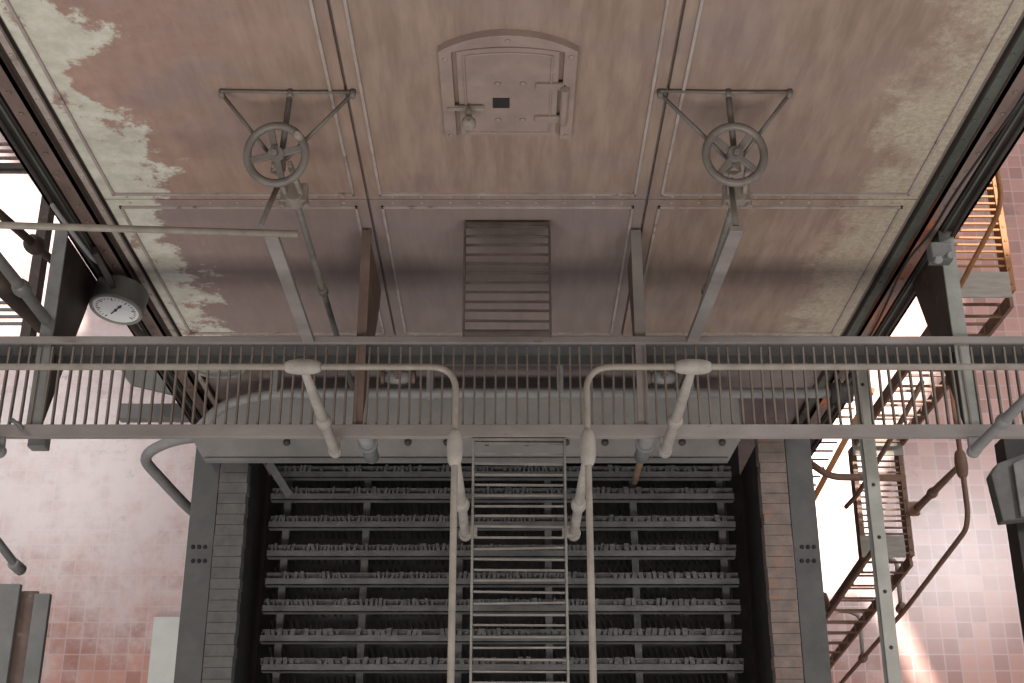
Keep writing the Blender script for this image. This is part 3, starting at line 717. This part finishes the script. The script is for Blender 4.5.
bm = B(); tube(bm, [q + Vector((-.03, .03, .05)), q - Vector((0, 0, .08))], .05, 10); obj('pipe_cap', bm, M['pipe'], t)
# beams under the left catwalk
bm = B(); p = at(118, 412, 9.6); box(bm, p.x, -1.9, p.y - .05, p.y + .07, p.z - .1, p.z); tag(obj('cross_beam', bm, M['greybeam'], None, .004), 'grey horizontal beam end beside the furnace under the left catwalk', 'beam')
bm = B(); prism(bm, [at(122, 373, 9.3), at(130, 384, 9.3), at(190, 398, 9.3), at(205, 366, 9.3), at(120, 366, 9.3)], (0, 0, -.04)); tag(obj('duct_plate', bm, M['greybeam']), 'grey flat plate beside the left boiler column under the catwalk', 'plate')
# left landing outside the column
t = thing('side_landing', 'dark steel side landing at far left outside the boiler column', 'landing', at(35, 260, 8.6))
z = zH(8.6); y0, y1 = at(30, 345, 8.6).y, at(30, 130, 8.6).y; xl = at(38, 250, 8.6).x
bm = B(); box(bm, xl - .035, xl + .035, y0, y1, z - .12, z); obj('stringer', bm, M['bracket'], t)
bm = B(); box(bm, xl - 1.2, xl - 1.13, y0, y1, z - .12, z); obj('stringer', bm, M['bracket'], t)
for (ya, n) in ((170, 5), (322, 4)):
    bm = B()
    for k in range(n):
        p = at(10, ya - k * 7, 8.6); bar(bm, (xl - 1.15, p.y, z - .03), (xl - .02, p.y, z - .03), .02, .02)
    obj('landing_bars', bm, M['column'] if n == 5 else M['greybeam'], t)
bm = B(); p = at(0, 166, 8.6); bar(bm, (xl - 1.2, p.y, z - .02), (-2.1, p.y, z - .02), .05, .05); obj('cross_bar', bm, M['col_dark'], t)
t = thing('stanchion', 'dark sloping pipe with ball collar in front of the bright left opening', 'post', at(52, 262, 7.2))
a, b2 = at(54, 262, 7.6), at(-25, 192, 6.6)
bm = B(); tube(bm, [a, b2], .026, 12); obj('stanchion_pipe', bm, M['bracket'], t)
bm = B(); tee_shape(bm, a.lerp(b2, .27), b2 - a, .06, .062); obj('collar', bm, M['bracket'], t)
bm = B(); tube(bm, [at(45, 325, 7.0), at(-15, 268, 6.4)], .06, 12); tag(obj('thick_pipe', bm, M['bracket']), 'thick dark brown pipe behind the grey stanchion at far left', 'pipe')
# clamps at the left end of the front stringer
t = thing('pipe_clamp', 'dark pipe clamp and bolt box hanging at the left end of the catwalk edge', 'clamp', at(35, 436, 6.4))
bm = B(); p = at(37, 437, 6.42); box(bm, p.x - .045, p.x + .045, p.y - .05, p.y + .04, p.z - .08, p.z - .0); obj('clamp_block', bm, M['case'], t, .006)
bm = B(); tube(bm, [at(12, 420, 6.25), at(18, 424, 6.22), at(26, 434, 6.35)], .012, 8); obj('clamp_hook', bm, M['case'], t)
# cables hanging on the right column
bm = B(); tube(bm, fillet([atY(1030, 88, YB - .07), atY(985, 150, YB - .08), atY(950, 200, YB - .14), atY(932, 232, YB - .12), atY(905, 262, YB - .1), atY(880, 318, YB - .07), atY(850, 372, YB - .05)], .2), .007, 8)
tag(obj('cable', bm, M['black']), 'black cable running down the right boiler column', 'cable')
bm = B(); tube(bm, fillet([atY(52, 205, YB - .1), atY(80, 243, YB - .13), atY(84, 248, YB - .13), atY(92, 258, YB - .10), atY(97, 262, YB - .05)], .2), .012, 8)
tag(obj('cable', bm, M['pipe']), 'grey cable running down the left boiler column to the gauge', 'cable')
t = thing('column_clamp', 'grey pipe clamp at the top of the right catwalk bracket', 'clamp', at(938, 250, 6.2))
bm = B(); p = at(940, 252, 6.2); box(bm, p.x - .05, p.x + .06, p.y - .05, p.y + .05, p.z - .06, p.z + .02); obj('clamp_body', bm, M['case'], t, .006)
bm = B(); disc(bm, p + Vector((-.03, -.05, .0)), (0, -.4, 1), .02, .06, 10); disc(bm, p + Vector((.04, -.02, .0)), (0, -.4, 1), .018, .05, 10); obj('clamp_bolts', bm, M['pipe'], t)

# ================================================================ LIGHT
def area(name, loc, target, size, power, col):
    l = bpy.data.lights.new(name, 'AREA'); l.shape = 'RECTANGLE'; l.size, l.size_y = size; l.energy = power; l.color = col
    o = bpy.data.objects.new(name, l); C.objects.link(o); o.location = loc
    o.rotation_euler = (Vector(target) - Vector(loc)).to_track_quat('-Z', 'Y').to_euler(); return o
s = bpy.data.lights.new('sun', 'SUN'); s.energy = 9.5; s.angle = R(.6); s.color = (1, .93, .84)
so = bpy.data.objects.new('sun', s); C.objects.link(so); so.rotation_euler = SUN.to_track_quat('-Z', 'Y').to_euler()
area('right_window', (11.9, 8.8, 19.6), (5.4, 4.0, 0), (3.2, 3.6), 1050, (1, .97, .98))
area('left_window', (-12.8, 11.5, 19.6), (-5.5, 5.0, 0), (5, 5), 950, (1, .97, .96))
area('front_fill', (0, -9, 18.0), (0, 3.3, 10.5), (14, 3.5), 1250, (1, .94, .87))  # added fill lamp aimed at the boiler front
w = bpy.data.worlds.new('world'); bpy.context.scene.world = w; w.use_nodes = True
bg = w.node_tree.nodes['Background']; bg.inputs['Color'].default_value = (.95, .97, 1, 1); bg.inputs['Strength'].default_value = 0.42

cam = bpy.data.cameras.new('camera'); co = bpy.data.objects.new('camera', cam); C.objects.link(co)
co.location = (0, 0, CZ); co.rotation_euler = (TILT, 0, 0); cam.sensor_width = 36; cam.lens = 36 * FPX / 1024; cam.clip_end = 200
sc = bpy.context.scene; sc.camera = co
sc.view_settings.view_transform = 'Standard'; sc.view_settings.look = 'None'; sc.view_settings.gamma = 1; sc.view_settings.use_curve_mapping = False
sc.view_settings.exposure = 0.0
